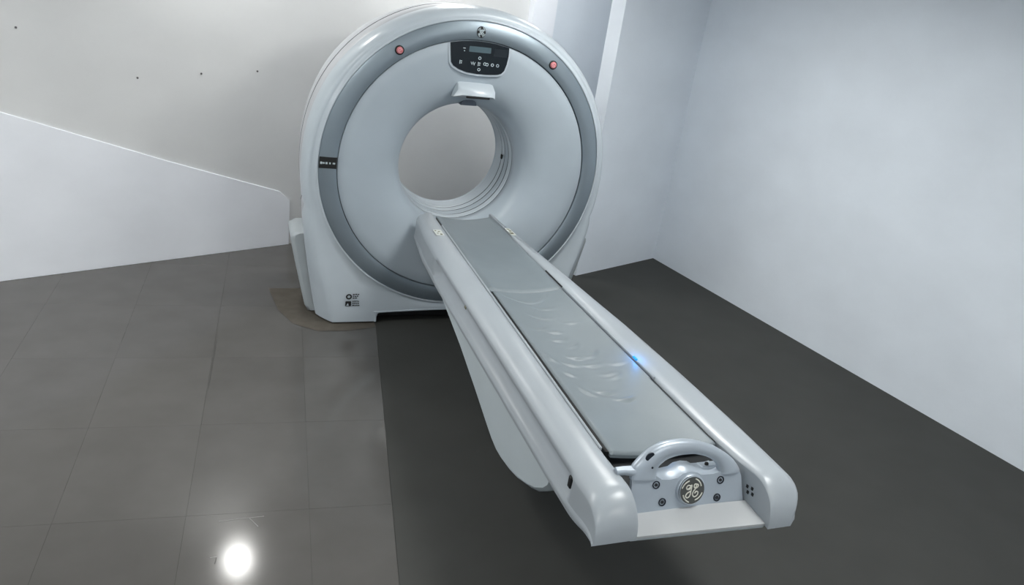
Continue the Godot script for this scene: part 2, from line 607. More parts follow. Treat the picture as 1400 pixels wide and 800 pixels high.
func build_gantry() -> void:
	var t := thing("ct_scanner_gantry", "large white ring-shaped scanner body with round bore and grey ring", "scanner", GANTRY_AT, GANTRY_TURN)
	var con := outer_contour()
	var C2 := Vector2(0, ISO)
	# direction from the bore centre for every point of the outline; along the foot it runs evenly with length
	var dirs := PackedVector2Array()
	for e in con:
		dirs.append((e[0] - C2).normalized())
	var ang0 := dirs[bottom_from - 1].angle()
	for k in range(bottom_from, bottom_to):
		var p: Vector2 = con[k][0]
		var ax := absf(p.x)
		var ang: float
		if p.y < 0.02:
			ang = lerpf(ang0, -2.165, (0.792 - ax) / 0.34)
		elif ax > 0.42:
			ang = lerpf(-2.165, -2.125, (p.y - 0.014) / 0.058)
		else:
			ang = -PI * 0.5 - (PI - 0.5 * PI - acos(ax * 1.06 / 0.838))
		if p.x > 0.0:
			ang = -PI - ang
		dirs[k] = Vector2.from_angle(ang)
	# front cover
	var st := new_st()
	var rows := []
	for rr in [[0.8255, -0.012], [0.8255, 0.0], [0.829, 0.003], [0.834, 0.001], [0.838, -0.008]]:
		var row := PackedVector3Array()
		for ci in con.size():
			var p: Vector2 = C2 + dirs[ci] * rr[0]
			row.append(Vector3(p.x, p.y, rr[1]))
		rows.append(row)
	for k in range(1, 6):
		var f := k / 5.0
		var row := PackedVector3Array()
		for ci in con.size():
			var e = con[ci]
			var dir: Vector2 = dirs[ci]
			var p0: Vector2 = C2 + dir * 0.838
			var p1: Vector2 = e[1]
			if (p1 - C2).length() < 0.845:
				p1 = C2 + dir * 0.845
			var p := p0.lerp(p1, f)
			var zb := -0.018 + 0.022 * clampf((0.5 - p.y) / 0.4, 0.0, 1.0)
			row.append(Vector3(p.x, p.y, lerpf(-0.008, zb, minf(1.0, f * 1.6))))
		rows.append(row)
	for k in range(1, 9):
		var a := PI * 0.5 * k / 8.0
		var row := PackedVector3Array()
		for ci in con.size():
			var e = con[ci]
			var dir: Vector2 = dirs[ci]
			var p1: Vector2 = e[1]
			if (p1 - C2).length() < 0.845:
				p1 = C2 + dir * 0.845
			var zb := -0.018 + 0.022 * clampf((0.5 - p1.y) / 0.4, 0.0, 1.0)
			var flat := clampf((0.5 - p1.y) / 0.3, 0.0, 1.0) * 0.8
			var fs := lerpf(sin(a), k / 8.0, flat)
			var fc := lerpf(cos(a), 1.0 - k / 8.0, flat)
			var p := Vector2(lerpf(p1.x, e[0].x, fs), lerpf(p1.y, e[0].y, fs))
			row.append(Vector3(p.x, p.y, lerpf(-0.118, zb, fc)))
		rows.append(row)
	var ex := []
	var inx := []
	for e in con:
		ex.append(e[0])
		inx.append(C2 + (e[0] - C2) * 0.965)
	rows.append(to_ring(ex, -0.150))
	rows.append(to_ring(inx, -0.152))
	var front_rows := rows.slice(0, 10)
	grid(st, front_rows, true, false, [1])
	var nc := con.size()
	var arch_rows := []
	var foot_rows := []
	for row in rows.slice(9):
		var ar := PackedVector3Array()
		for k in range(bottom_to, bottom_from + nc):
			ar.append(row[k % nc])
		arch_rows.append(ar)
		var br := PackedVector3Array()
		for k in range(bottom_from - 1, bottom_to + 1):
			br.append(row[k])
		foot_rows.append(br)
	grid(st, arch_rows, false, false, [arch_rows.size() - 2], 2)
	grid(st, foot_rows, false, false, [], 30)
	put("front_cover", done(st), M.shell, t)
	# rear cover
	st = new_st()
	rows = []
	for k in [[-0.152, 0.955], [-0.160, 0.955], [-0.160, 0.982], [-0.168, 0.992], [-0.25, 0.994], [-0.36, 0.985], [-0.37, 0.978], [-0.38, 0.983], [-0.55, 0.968], [-0.75, 0.93], [-0.85, 0.87], [-0.87, 0.80]]:
		var pts := []
		for e in con:
			var p: Vector2 = C2 + (e[0] - C2) * k[1]
			p.y = maxf(p.y, 0.014)
			pts.append(p)
		rows.append(to_ring(pts, k[0]))
	var back := []
	for e in con:
		back.append(C2 + (e[0] - C2).normalized() * 0.62)
	rows.append(to_ring(back, -0.87))
	var bore_end := []
	for e in con:
		bore_end.append(C2 + (e[0] - C2).normalized() * 0.345)
	rows.append(to_ring(bore_end, -0.50))
	grid(st, rows, true, false, [2, 12, 13])
	put("rear_cover", done(st), M.rear, t)
	for gz in [[-0.150, 0.997], [-0.366, 0.9845]]:
		st = new_st()
		rows = []
		for dz in [0.0, -0.004, -0.012]:
			var pts := []
			for e in con:
				var p: Vector2 = C2 + (e[0] - C2) * (gz[1] if dz < 0.0 else gz[1] - 0.03)
				p.y = maxf(p.y, 0.014)
				pts.append(p)
			rows.append(to_ring(pts, gz[0] + dz))
		grid(st, rows, true, false)
		put("seam_gasket", done(st), M.bolt, t)
	# side skirts
	for s in [-1.0, 1.0]:
		st = new_st()
		rows = []
		for z in [-0.165, -0.175, -0.22, -0.30, -0.40, -0.43]:
			var edge := 0.02 if z in [-0.165, -0.43] else 0.0
			var row := PackedVector3Array()
			for q in [[0.78, 0.012], [0.832 - edge, 0.012], [0.852 - edge, 0.05], [0.885 - edge, 0.2], [0.918 - edge, 0.36], [0.938 - edge, 0.47], [0.936 - edge, 0.492], [0.915 - edge, 0.505], [0.80, 0.510]]:
				row.append(Vector3(q[0] * s, q[1], z))
			rows.append(row)
		grid(st, rows, true, s > 0)
		cap(st, rows[0], s > 0, 96)
		cap(st, rows[rows.size() - 1], s < 0, 97)
		put("side_skirt", done(st), M.skirt, t)
	# silver ring
	var ring := put("trim_ring", lathe([Vector2(0.7275, -0.012), Vector2(0.7275, 0.008), Vector2(0.731, 0.012), Vector2(0.775, 0.010), Vector2(0.818, 0.002), Vector2(0.824, -0.003), Vector2(0.824, -0.014)], 192, [1, 5], true), M.ring, t, Vector3(0, ISO, 0))
	# concave face, running into the bore
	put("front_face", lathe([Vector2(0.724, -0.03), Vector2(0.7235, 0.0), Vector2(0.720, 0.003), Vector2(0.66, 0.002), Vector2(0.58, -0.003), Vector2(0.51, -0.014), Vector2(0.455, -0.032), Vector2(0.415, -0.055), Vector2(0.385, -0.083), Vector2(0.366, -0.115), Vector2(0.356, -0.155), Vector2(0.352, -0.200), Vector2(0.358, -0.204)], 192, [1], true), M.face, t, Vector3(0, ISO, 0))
	put("gap_ring", lathe([Vector2(0.70, -0.012), Vector2(0.74, -0.012)], 128), M.black, t, Vector3(0, ISO, 0))
	# bore liner: bands with dark joints
	var zs := [-0.204, -0.262, -0.325, -0.380, -0.482]
	put("bore_sleeve", lathe([Vector2(0.3565, -0.19), Vector2(0.350, -0.49)], 128, [], true), M.black, t, Vector3(0, ISO, 0))
	for i in 4:
		var z0: float = zs[i] - 0.006
		var z1: float = zs[i + 1] + (0.006 if i < 3 else 0.0)
		var r0 := lerpf(0.351, 0.343, (-z0 - 0.21) / 0.27)
		var r1 := lerpf(0.351, 0.343, (-z1 - 0.21) / 0.27)
		var prof := [Vector2(r0 + 0.003, z0), Vector2(r0, z0 - 0.002), Vector2(r1, z1 + 0.002), Vector2(r1 + 0.003, z1)]
		put("bore_band", lathe(prof, 128, [1, 2], true), M.shell if i != 1 else M.face, t, Vector3(0, ISO, 0))
	put("bore_rim", lathe([Vector2(0.344, -0.482), Vector2(0.340, -0.485), Vector2(0.340, -0.494), Vector2(0.348, -0.50)], 128, [], true), M.shell, t, Vector3(0, ISO, 0))
	put("bore_sensor", box_mesh(Vector3(0.008, 0.028, 0.018), 0.002), M.black, t, Vector3(0.340, ISO + 0.004, -0.36))
	# control panel at the top of the face
	var pan := PackedVector2Array()
	var nn := 16
	for i in nn + 1:
		var x := lerpf(-0.166, 0.166, float(i) / nn)
		pan.append(Vector2(x, ISO + sqrt(0.7215 * 0.7215 - x * x)))
	pan.append_array(PackedVector2Array([Vector2(0.168, 1.62), Vector2(0.163, 1.575), Vector2(0.153, 1.54), Vector2(0.138, 1.524), Vector2(0.118, 1.517), Vector2(0.06, 1.512), Vector2(0.0, 1.511), Vector2(-0.06, 1.516), Vector2(-0.105, 1.528), Vector2(-0.138, 1.545), Vector2(-0.152, 1.563), Vector2(-0.158, 1.60)]))
	pan.reverse()
	var rim_poly := Geometry2D.offset_polygon(pan, 0.010, Geometry2D.JOIN_ROUND)[0]
	var clipped := PackedVector2Array()
	for p in rim_poly:
		var q := p - C2
		if q.length() > 0.7215:
			q = q.normalized() * 0.7215
		clipped.append(C2 + q)
	put("panel_rim", prism(clipped, -0.02, 0.0055, 0.0), M.shell, t)
	var cp := put("control_panel", prism(pan, -0.01, 0.0085, 0.0), M.gloss_black, t)
	put("screen", prism(round_rect(0.124, 0.030, 0.003), 0.0, 0.0018), M.screen, cp, Vector3(0.002, 1.640, 0.0085))
	put("card_slot", prism(round_rect(0.075, 0.040, 0.004), 0.0, 0.001), mat(Color(0.105, 0.135, 0.16), 0.3), cp, Vector3(0.122, 1.632, 0.0085))
	# key symbols printed as small outlined keys
	for k in [[-0.099, 1.568, 0], [-0.038, 1.566, 1], [-0.026, 1.564, 1], [0.005, 1.565, 0], [0.037, 1.568, 2], [0.050, 1.566, 2], [0.081, 1.566, 2], [0.111, 1.565, 2], [0.005, 1.596, 2], [0.007, 1.536, 2]]:
		st = new_st()
		if k[2] == 2:
			add_lathe(st, [Vector2(0.0055, 0.0), Vector2(0.0055, 0.0012), Vector2(0.0085, 0.0012), Vector2(0.0085, 0.0)], 14, [1, 2])
		elif k[2] == 0:
			add_box(st, Vector3(-0.005, 0, 0), Vector3(0.004, 0.02, 0.002), 0.0004)
			add_box(st, Vector3(0.003, 0.005, 0), Vector3(0.008, 0.005, 0.002), 0.0004)
			add_box(st, Vector3(0.003, -0.005, 0), Vector3(0.006, 0.006, 0.002), 0.0004)
		else:
			add_box(st, Vector3.ZERO, Vector3(0.003, 0.018, 0.002), 0.0004, Basis(Vector3.BACK, 0.5))
			add_box(st, Vector3(0.006, 0.003, 0), Vector3(0.003, 0.014, 0.002), 0.0004, Basis(Vector3.BACK, -0.4))
		put("key", done(st), M.print, cp, Vector3(k[0], k[1], 0.0088))
	for k in [[-0.087, 1.641, 0.014], [-0.085, 1.627, 0.006]]:
		put("key", box_mesh(Vector3(k[2], 0.004, 0.002), 0.0004), M.print, cp, Vector3(k[0], k[1], 0.0088))
	# hood under the panel with its dark slot
	st = new_st()
	var hood_top := PackedVector3Array([Vector3(-0.098, 1.452, 0.0), Vector3(-0.085, 1.458, -0.002), Vector3(0.09, 1.456, -0.002), Vector3(0.104, 1.450, 0.0)])
	var hood_front := PackedVector3Array([Vector3(-0.105, 1.425, 0.035), Vector3(-0.085, 1.432, 0.055), Vector3(0.09, 1.430, 0.055), Vector3(0.108, 1.424, 0.035)])
	var hood_low := PackedVector3Array([Vector3(-0.128, 1.388, 0.035), Vector3(-0.085, 1.402, 0.062), Vector3(0.09, 1.400, 0.062), Vector3(0.110, 1.388, 0.040)])
	var hood_under := PackedVector3Array([Vector3(-0.125, 1.380, -0.02), Vector3(-0.085, 1.385, 0.03), Vector3(0.09, 1.383, 0.03), Vector3(0.108, 1.380, -0.02)])
	var hood_back := PackedVector3Array([Vector3(-0.12, 1.375, -0.04), Vector3(-0.085, 1.37, -0.04), Vector3(0.09, 1.37, -0.04), Vector3(0.105, 1.375, -0.04)])
	var hood_up := PackedVector3Array([Vector3(-0.098, 1.46, -0.03), Vector3(-0.085, 1.465, -0.03), Vector3(0.09, 1.462, -0.03), Vector3(0.104, 1.458, -0.03)])
	grid(st, [hood_up, hood_top, hood_front, hood_low, hood_under, hood_back], false, true, [3])
	st.set_smooth_group(60)
	for sd in [0, 3]:
		var pl := PackedVector3Array([hood_up[sd], hood_top[sd], hood_front[sd], hood_low[sd], hood_under[sd], hood_back[sd]])
		for i in range(1, 5):
			tri(st, pl[0], pl[i], pl[i + 1])
	var hood := put("laser_hood", done(st), M.shell, t)
	put("slot", box_mesh(Vector3(0.135, 0.012, 0.02), 0.003), M.black, hood, Vector3(0.008, 1.394, 0.047), Basis(Vector3.RIGHT, 0.5))
	# grey half-round window at the top of the bore
	var hd := PackedVector2Array()
	for i in 13:
		var a := PI * i / 12.0
		hd.append(Vector2(cos(a) * 0.047, sin(a) * 0.040))
	put("laser_window", prism(hd, -0.06, 0.012, 0.004), mat(Color(0.36, 0.40, 0.45), 0.3), t, Vector3(0.0, ISO + 0.360, -0.088))
	# red stop buttons on the ring
	for s in [-1.0, 1.0]:
		var at := Vector3(0.435 * s, 1.598, 0.008)
		var stop := put("stop_button", lathe([Vector2(0.0245, -0.004), Vector2(0.0245, 0.006), Vector2(0.022, 0.009), Vector2(0.0185, 0.009), Vector2(0.0185, 0.005), Vector2(0.0001, 0.005)], 32, [1, 3, 4], true), M.ink, t, at)
		put("cap", lathe([Vector2(0.018, 0.004), Vector2(0.0175, 0.012), Vector2(0.014, 0.0155), Vector2(0.0001, 0.0165)], 28, [], true), M.red, stop)
		st = new_st()
		add_tube(st, arc_path(0.0105, 0.2, 5.4, 0.0165), const_radii(17, 0.0014), 6)
		add_box(st, Vector3(0, 0, 0.0165), Vector3(0.016, 0.003, 0.0025), 0.0005, Basis(Vector3.BACK, -0.7 * s))
		put("arrow_mark", done(st), M.pink, stop)
	# round emblem on the ring
	var emb := put("emblem", prism(ellipse(0.048, 0.060, 28), -0.004, 0.004, 0.001), M.ink, t, Vector3(-0.004, 1.731, 0.011))
	monogram(emb, 0.023, 0.028, 0.0045, 0.0042, M.print)
	# black name plate across the ring
	var np := put("name_plate", prism(PackedVector2Array([Vector2(-0.048, -0.031), Vector2(0.045, -0.031), Vector2(0.047, 0.031), Vector2(-0.046, 0.031)]), -0.012, 0.003, 0.001), M.ink, t, Vector3(-0.774, 0.979, 0.0085), Basis(Vector3.UP, -0.10))
	for k in [[-0.036, 0.010, 0.013], [-0.0265, 0.005, 0.009], [-0.0205, 0.005, 0.009], [-0.008, 0.011, 0.011], [0.010, 0.008, 0.010], [0.027, 0.005, 0.009], [0.034, 0.006, 0.009]]:
		put("lettering", box_mesh(Vector3(k[1], k[2], 0.001), 0.0003), M.print, np, Vector3(k[0], -0.002, 0.0033))
	# warning marks low on the cover
	var wm := put("warning_mark", prism(round_rect(0.034, 0.032, 0.004), 0.0, 0.0006), M.ink, t, Vector3(-0.622, 0.135, 0.0065))
	put("mark_light", prism(PackedVector2Array([Vector2(-0.011, -0.012), Vector2(0.004, -0.012), Vector2(-0.002, 0.005)]), 0.0, 0.0005), M.shell, wm, Vector3(0, 0, 0.0006))
	put("warning_mark", lathe([Vector2(0.009, 0.0), Vector2(0.009, 0.0007), Vector2(0.0175, 0.0007), Vector2(0.0175, 0.0)], 20, [1, 2]), M.ink, t, Vector3(-0.620, 0.180, 0.0065))
	var rng := RandomNumberGenerator.new()
	rng.seed = 9
	for row in [[0.195, 3], [0.183, 3], [0.170, 2], [0.150, 4], [0.137, 4], [0.123, 4]]:
		var x := -0.598
		for k in int(row[1]):
			var w := rng.randf_range(0.006, 0.012)
			put("lettering", box_mesh(Vector3(w, 0.0065, 0.0008), 0.0002), M.ink, t, Vector3(x + w * 0.5, row[0] + rng.randf_range(-0.001, 0.001), 0.0068))
			x += w + 0.0025
	# dark plinth behind the foot cut-out
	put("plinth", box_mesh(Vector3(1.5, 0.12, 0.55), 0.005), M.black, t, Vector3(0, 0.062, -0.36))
	st = new_st()
	add_tube(st, smooth_path([Vector3(-0.455, 0.012, 0.0), Vector3(-0.455, 0.06, 0.0), Vector3(-0.45, 0.074, 0.0), Vector3(-0.43, 0.076, 0.0), Vector3(0.0, 0.088, 0.0), Vector3(0.43, 0.077, 0.0), Vector3(0.45, 0.074, 0.0), Vector3(0.455, 0.06, 0.0), Vector3(0.455, 0.012, 0.0)], 4), const_radii(33, 0.0075), 8)
	put("foot_trim", done(st), M.shell, t)

func arc_path(r: float, a0: float, a1: float, z: float, n := 17, sy := 1.0) -> PackedVector3Array:
	var p := PackedVector3Array()
	for i in n:
		var a := lerpf(a0, a1, float(i) / (n - 1))
		p.append(Vector3(cos(a) * r, sin(a) * r * sy, z))
	return p

# curled letters in a circle, as on the round badge
func monogram(parent: Node, rx: float, ry: float, z: float, w: float, m: Material) -> void:
	var strokes := [
		[[-0.42, 0.10], [-0.50, 0.26], [-0.36, 0.42], [-0.16, 0.34], [-0.22, 0.12], [-0.40, 0.12], [-0.24, 0.20], [-0.06, 0.42], [-0.10, 0.02], [-0.20, -0.40], [-0.42, -0.52], [-0.54, -0.36], [-0.40, -0.16], [-0.10, -0.04]],
		[[0.36, 0.44], [0.20, 0.46], [0.14, 0.28], [0.26, 0.16], [0.44, 0.22], [0.50, 0.36], [0.38, 0.42], [0.24, 0.08], [0.10, -0.08], [0.04, -0.32], [0.20, -0.50], [0.44, -0.40], [0.50, -0.18], [0.34, -0.10], [0.22, -0.24]],
	]
	for s in strokes:
		var pts := []
		for q in s:
			pts.append(Vector3(q[0] * rx, q[1] * ry, z))
		var path := smooth_path(pts, 5)
		var st := new_st()
		add_tube(st, path, const_radii(path.size(), w * 0.5), 6, 0.5)
		put("letter", done(st), m, parent)
	for k in 4:
		var a := PI * 0.5 * k + 0.35
		var path := PackedVector3Array()
		for i in 10:
			var b := a + 0.95 * i / 9.0
			var rr := lerpf(0.80, 0.90, i / 9.0)
			path.append(Vector3(cos(b) * rx * rr, sin(b) * ry * rr, z))
		var st := new_st()
		add_tube(st, path, const_radii(10, w * 0.5), 6, 0.5)
		put("swirl", done(st), m, parent)

# ------------------------------------------------------------------ table
const YT := 0.712
const YB := 0.538

func xl_out(z: float) -> float:
	return interp([[0.0, -0.262], [0.35, -0.295], [0.7, -0.303], [2.3, -0.303], [2.6, -0.298]], z)

func xr_out(z: float) -> float:
	return interp([[0.0, 0.215], [0.25, 0.252], [0.6, 0.302], [0.92, 0.345], [1.41, 0.402], [1.85, 0.437], [2.24, 0.458], [2.45, 0.462], [2.54, 0.460], [2.58, 0.452], [2.605, 0.435], [2.622, 0.41]], z)

func xl_in(z: float) -> float:
	return interp([[0.0, -0.168], [2.35, -0.166], [2.6, -0.152]], z)

func xr_in(z: float) -> float:
	return interp([[0.0, 0.176], [1.0, 0.220], [2.3, 0.275], [2.42, 0.290], [2.6, 0.322]], z)

func rail_section(z: float, left: bool, zf: float) -> PackedVector3Array:
	var xo := xl_out(z) if left else xr_out(z)
	var xi := xl_in(z) if left else xr_in(z)
	var w := absf(xi - xo)
	var sgn := 1.0 if left else -1.0
	var g := smoothstep(0.60, 0.66, z) * (1.0 - smoothstep(2.36, 2.41, z))
	var pr := [[w, YB + 0.004], [w, YT - 0.016], [w - 0.003, YT - 0.008], [w - 0.010, YT - 0.003], [w * 0.7, YT], [0.062, YT - 0.006], [0.038, YT - 0.016], [0.018, YT - 0.029], [0.006, YT - 0.043],
		[0.005 + 0.012 * g, YT - 0.047], [0.004 + 0.038 * g, YT - 0.052], [0.003 + 0.044 * g, YT - 0.066], [0.001 + 0.042 * g, YT - 0.100], [0.000 + 0.034 * g, YT - 0.118], [-0.001 + 0.014 * g, YT - 0.129],
		[-0.005, YT - 0.137], [-0.007, YT - 0.146], [-0.004, YB + 0.014], [0.004, YB + 0.004], [0.016, YB], [minf(0.08, w * 0.5), YB]]
	var low := lerpf(YB, zf - 2.6 + 0.571 if left else 0.560, smoothstep(2.42, zf, z))
	var k := 1.0
	if z > zf - 0.105:
		var t := minf((z - zf + 0.105) / 0.105, 1.0)
		k = sqrt(maxf(0.0, 1.0 - t * t))
	var top := low + (YT - low) * k
	var row := PackedVector3Array()
	var fit := minf(1.0, w / 0.15)
	for p in pr:
		if p[0] < w * 0.6:
			p[0] *= fit
		var y: float = low + (p[1] - YB) / (YT - YB) * (top - low)
		row.append(Vector3(xo + sgn * minf(p[0], w), y, z))
	return row

func build_table() -> void:
	var t := thing("patient_table", "long white scanner table with grey mattress reaching into the round bore", "table", GANTRY_AT, GANTRY_TURN)
	var st: SurfaceTool
	# side rails with a rounded front end
	for left in [true, false]:
		st = new_st()
		var zf := 2.600 if left else 2.622
		var zs := []
		for i in 12:
			zs.append(0.005 + 0.593 * i / 11.0)
		for z in [0.612, 0.622, 0.632, 0.642, 0.652, 0.662, 0.70]:
			zs.append(z)
		for i in 22:
			zs.append(0.74 + (2.33 - 0.74) * i / 21.0)
		for z in [2.345, 2.36, 2.375, 2.385, 2.395, 2.405, 2.415]:
			zs.append(z)
		var m := 16
		for i in range(1, m + 1):
			var a := PI * 0.5 * i / m
			zs.append(2.42 + (zf - 2.42) * sin(a))
		var rows := []
		for z in zs:
			rows.append(rail_section(z, left, zf))
		var cuts := [[0, 1], [1, 9], [9, 14], [14, 17], [17, 21]]
		for ci in cuts.size():
			var sub := []
			for row in rows:
				var part := PackedVector3Array()
				for q in range(cuts[ci][0], cuts[ci][1] + 1):
					part.append(row[q % 21])
				sub.append(part)
			grid(st, sub, false, not left, [], 10 + ci)
		cap(st, rows[0], not left, 96)
		put("side_rail", done(st), M.rail, t)
	# bright trim strip along the left inner edge, thin one on the right
	st = new_st()
	add_box(st, Vector3(-0.168, YT - 0.004, 1.27), Vector3(0.009, 0.014, 2.10), 0.003)
	put("rail_trim", done(st), M.rail, t)
	st = new_st()
	add_box(st, Vector3(xr_in(1.48) - 0.001, YT - 0.006, 1.48), Vector3(0.008, 0.016, 0.86), 0.003, Basis(Vector3.UP, 0.0423))
	put("rail_trim", done(st), M.rail, t)
	# dark chassis under the mattress
	st = new_st()
	var rows2 := []
	for z in [0.02, 1.0, 2.30, 2.49]:
		var top := 0.655 if z < 2.4 else 0.60
		rows2.append(PackedVector3Array([Vector3(xl_in(z) - 0.01, YB + 0.005, z), Vector3(xl_in(z) - 0.01, top, z), Vector3(xr_in(z) + 0.01, top, z), Vector3(xr_in(z) + 0.01, YB + 0.005, z)]))
	st.set_smooth_group(-1)
	for i in 3:
		for j in 4:
			quad(st, rows2[i][j], rows2[i][(j + 1) % 4], rows2[i + 1][(j + 1) % 4], rows2[i + 1][j])
	cap(st, rows2[0], false, 96)
	cap(st, rows2[3], true, 97)
	put("chassis", done(st), M.chassis, t)
	# hull hanging under the rails
	st = new_st()
	var prof := [[0.50, 0.552], [0.70, 0.527], [0.857, 0.498], [1.119, 0.448], [1.386, 0.381], [1.60, 0.322], [1.665, 0.306], [1.72, 0.299], [1.78, 0.302], [1.88, 0.319], [1.968, 0.343], [2.06, 0.382], [2.126, 0.417], [2.19, 0.465], [2.22, 0.50], [2.235, 0.552]]
	var hull := []
	for q in [[-0.284, 0.0, 1.0], [-0.281, 0.006, 0.985], [-0.262, 0.022, 0.965], [0.255, 0.022, 0.965], [0.277, 0.006, 0.985], [0.28, 0.0, 1.0]]:
		var row := PackedVector3Array()
		for p in prof:
			var inner := Vector2(1.6, 0.50)
			var v := Vector2(p[0], p[1])
			var rad: Vector2 = (v - inner) * Vector2(1.0, 1.0)
			v = v - rad.normalized() * 0.0
			row.append(Vector3(q[0], v.y - q[1] * clampf((0.552 - v.y) / 0.1, 0.0, 1.0), v.x))
		hull.append(row)
	grid(st, hull, false, false)
	cap(st, hull[0], true, 96)
	cap(st, hull[hull.size() - 1], false, 97)
	put("lower_hull", done(st), M.belly, t)
	# bracket that docks the table to the scanner face
	put("dock_bracket", box_mesh(Vector3(0.26, 0.06, 0.13), 0.006), M.chassis, t, Vector3(0.0, 0.52, 0.05))
	# cradle board and mattress
	build_mattress(t)
	build_front_end(t)
	# stickers by the scanner
	var rs := put("label_sticker", box_mesh(Vector3(0.030, 0.0012, 0.11), 0.0004), M.sticker, t, Vector3(0.207, YT + 0.0002, 0.31), Basis(Vector3.UP, 0.05))
	for k in [[0.0, -0.04, 0.018, 0.012], [0.002, -0.012, 0.014, 0.02], [-0.002, 0.024, 0.02, 0.028]]:
		put("lettering", box_mesh(Vector3(k[2], 0.0008, k[3]), 0.0002), M.olive, rs, Vector3(k[0], 0.0008, k[1]))
	var ls := put("label_sticker", box_mesh(Vector3(0.045, 0.0012, 0.085), 0.0004), M.sticker, t, Vector3(-0.216, YT - 0.0006, 0.335))
	for k in [[-0.012, -0.025, 0.008, 0.014], [0.004, -0.012, 0.012, 0.010], [-0.008, 0.012, 0.010, 0.008], [0.008, 0.028, 0.012, 0.018]]:
		put("lettering", box_mesh(Vector3(k[2], 0.0008, k[3]), 0.0002), M.olive, ls, Vector3(k[0], 0.0008, k[1]))
	# dark release slot and printed marks in the left groove
	put("release_slot", box_mesh(Vector3(0.018, 0.045, 0.022), 0.004), M.black, t, Vector3(-0.282, 0.630, 2.372))
	for k in 5:
		put("lettering", box_mesh(Vector3(0.001, 0.008, 0.016), 0.0002), M.olive, t, Vector3(-0.2580, 0.640, 2.20 + 0.026 * k))
	put("scuff_mark", box_mesh(Vector3(0.004, 0.012, 0.022), 0.001), M.olive, t, Vector3(-0.2985, 0.668, 1.17))
	# blue light on the right rail
	var led := put("indicator_light", box_mesh(Vector3(0.010, 0.008, 0.030), 0.002), M.led, t, Vector3(xr_in(1.76) - 0.004, YT + 0.001, 1.76))
	var l := OmniLight3D.new()
	l.name = "glow"
	l.light_color = Color(0.0, 0.58, 0.95)
	l.light_energy = 0.005
	l.light_size = 0.006
	l.omni_range = 4.0
	l.omni_attenuation = 2.0
	l.shadow_enabled = true
	l.position = Vector3(0, 0.03, 0)
	led.add_child(l)

func sag(x: float, z: float) -> float:
	var a := xl_in(z)
	var b := xr_in(z)
	var u := (x - (a + b) * 0.5) / ((b - a) * 0.5)
	return 0.024 * (1.0 - u * u)

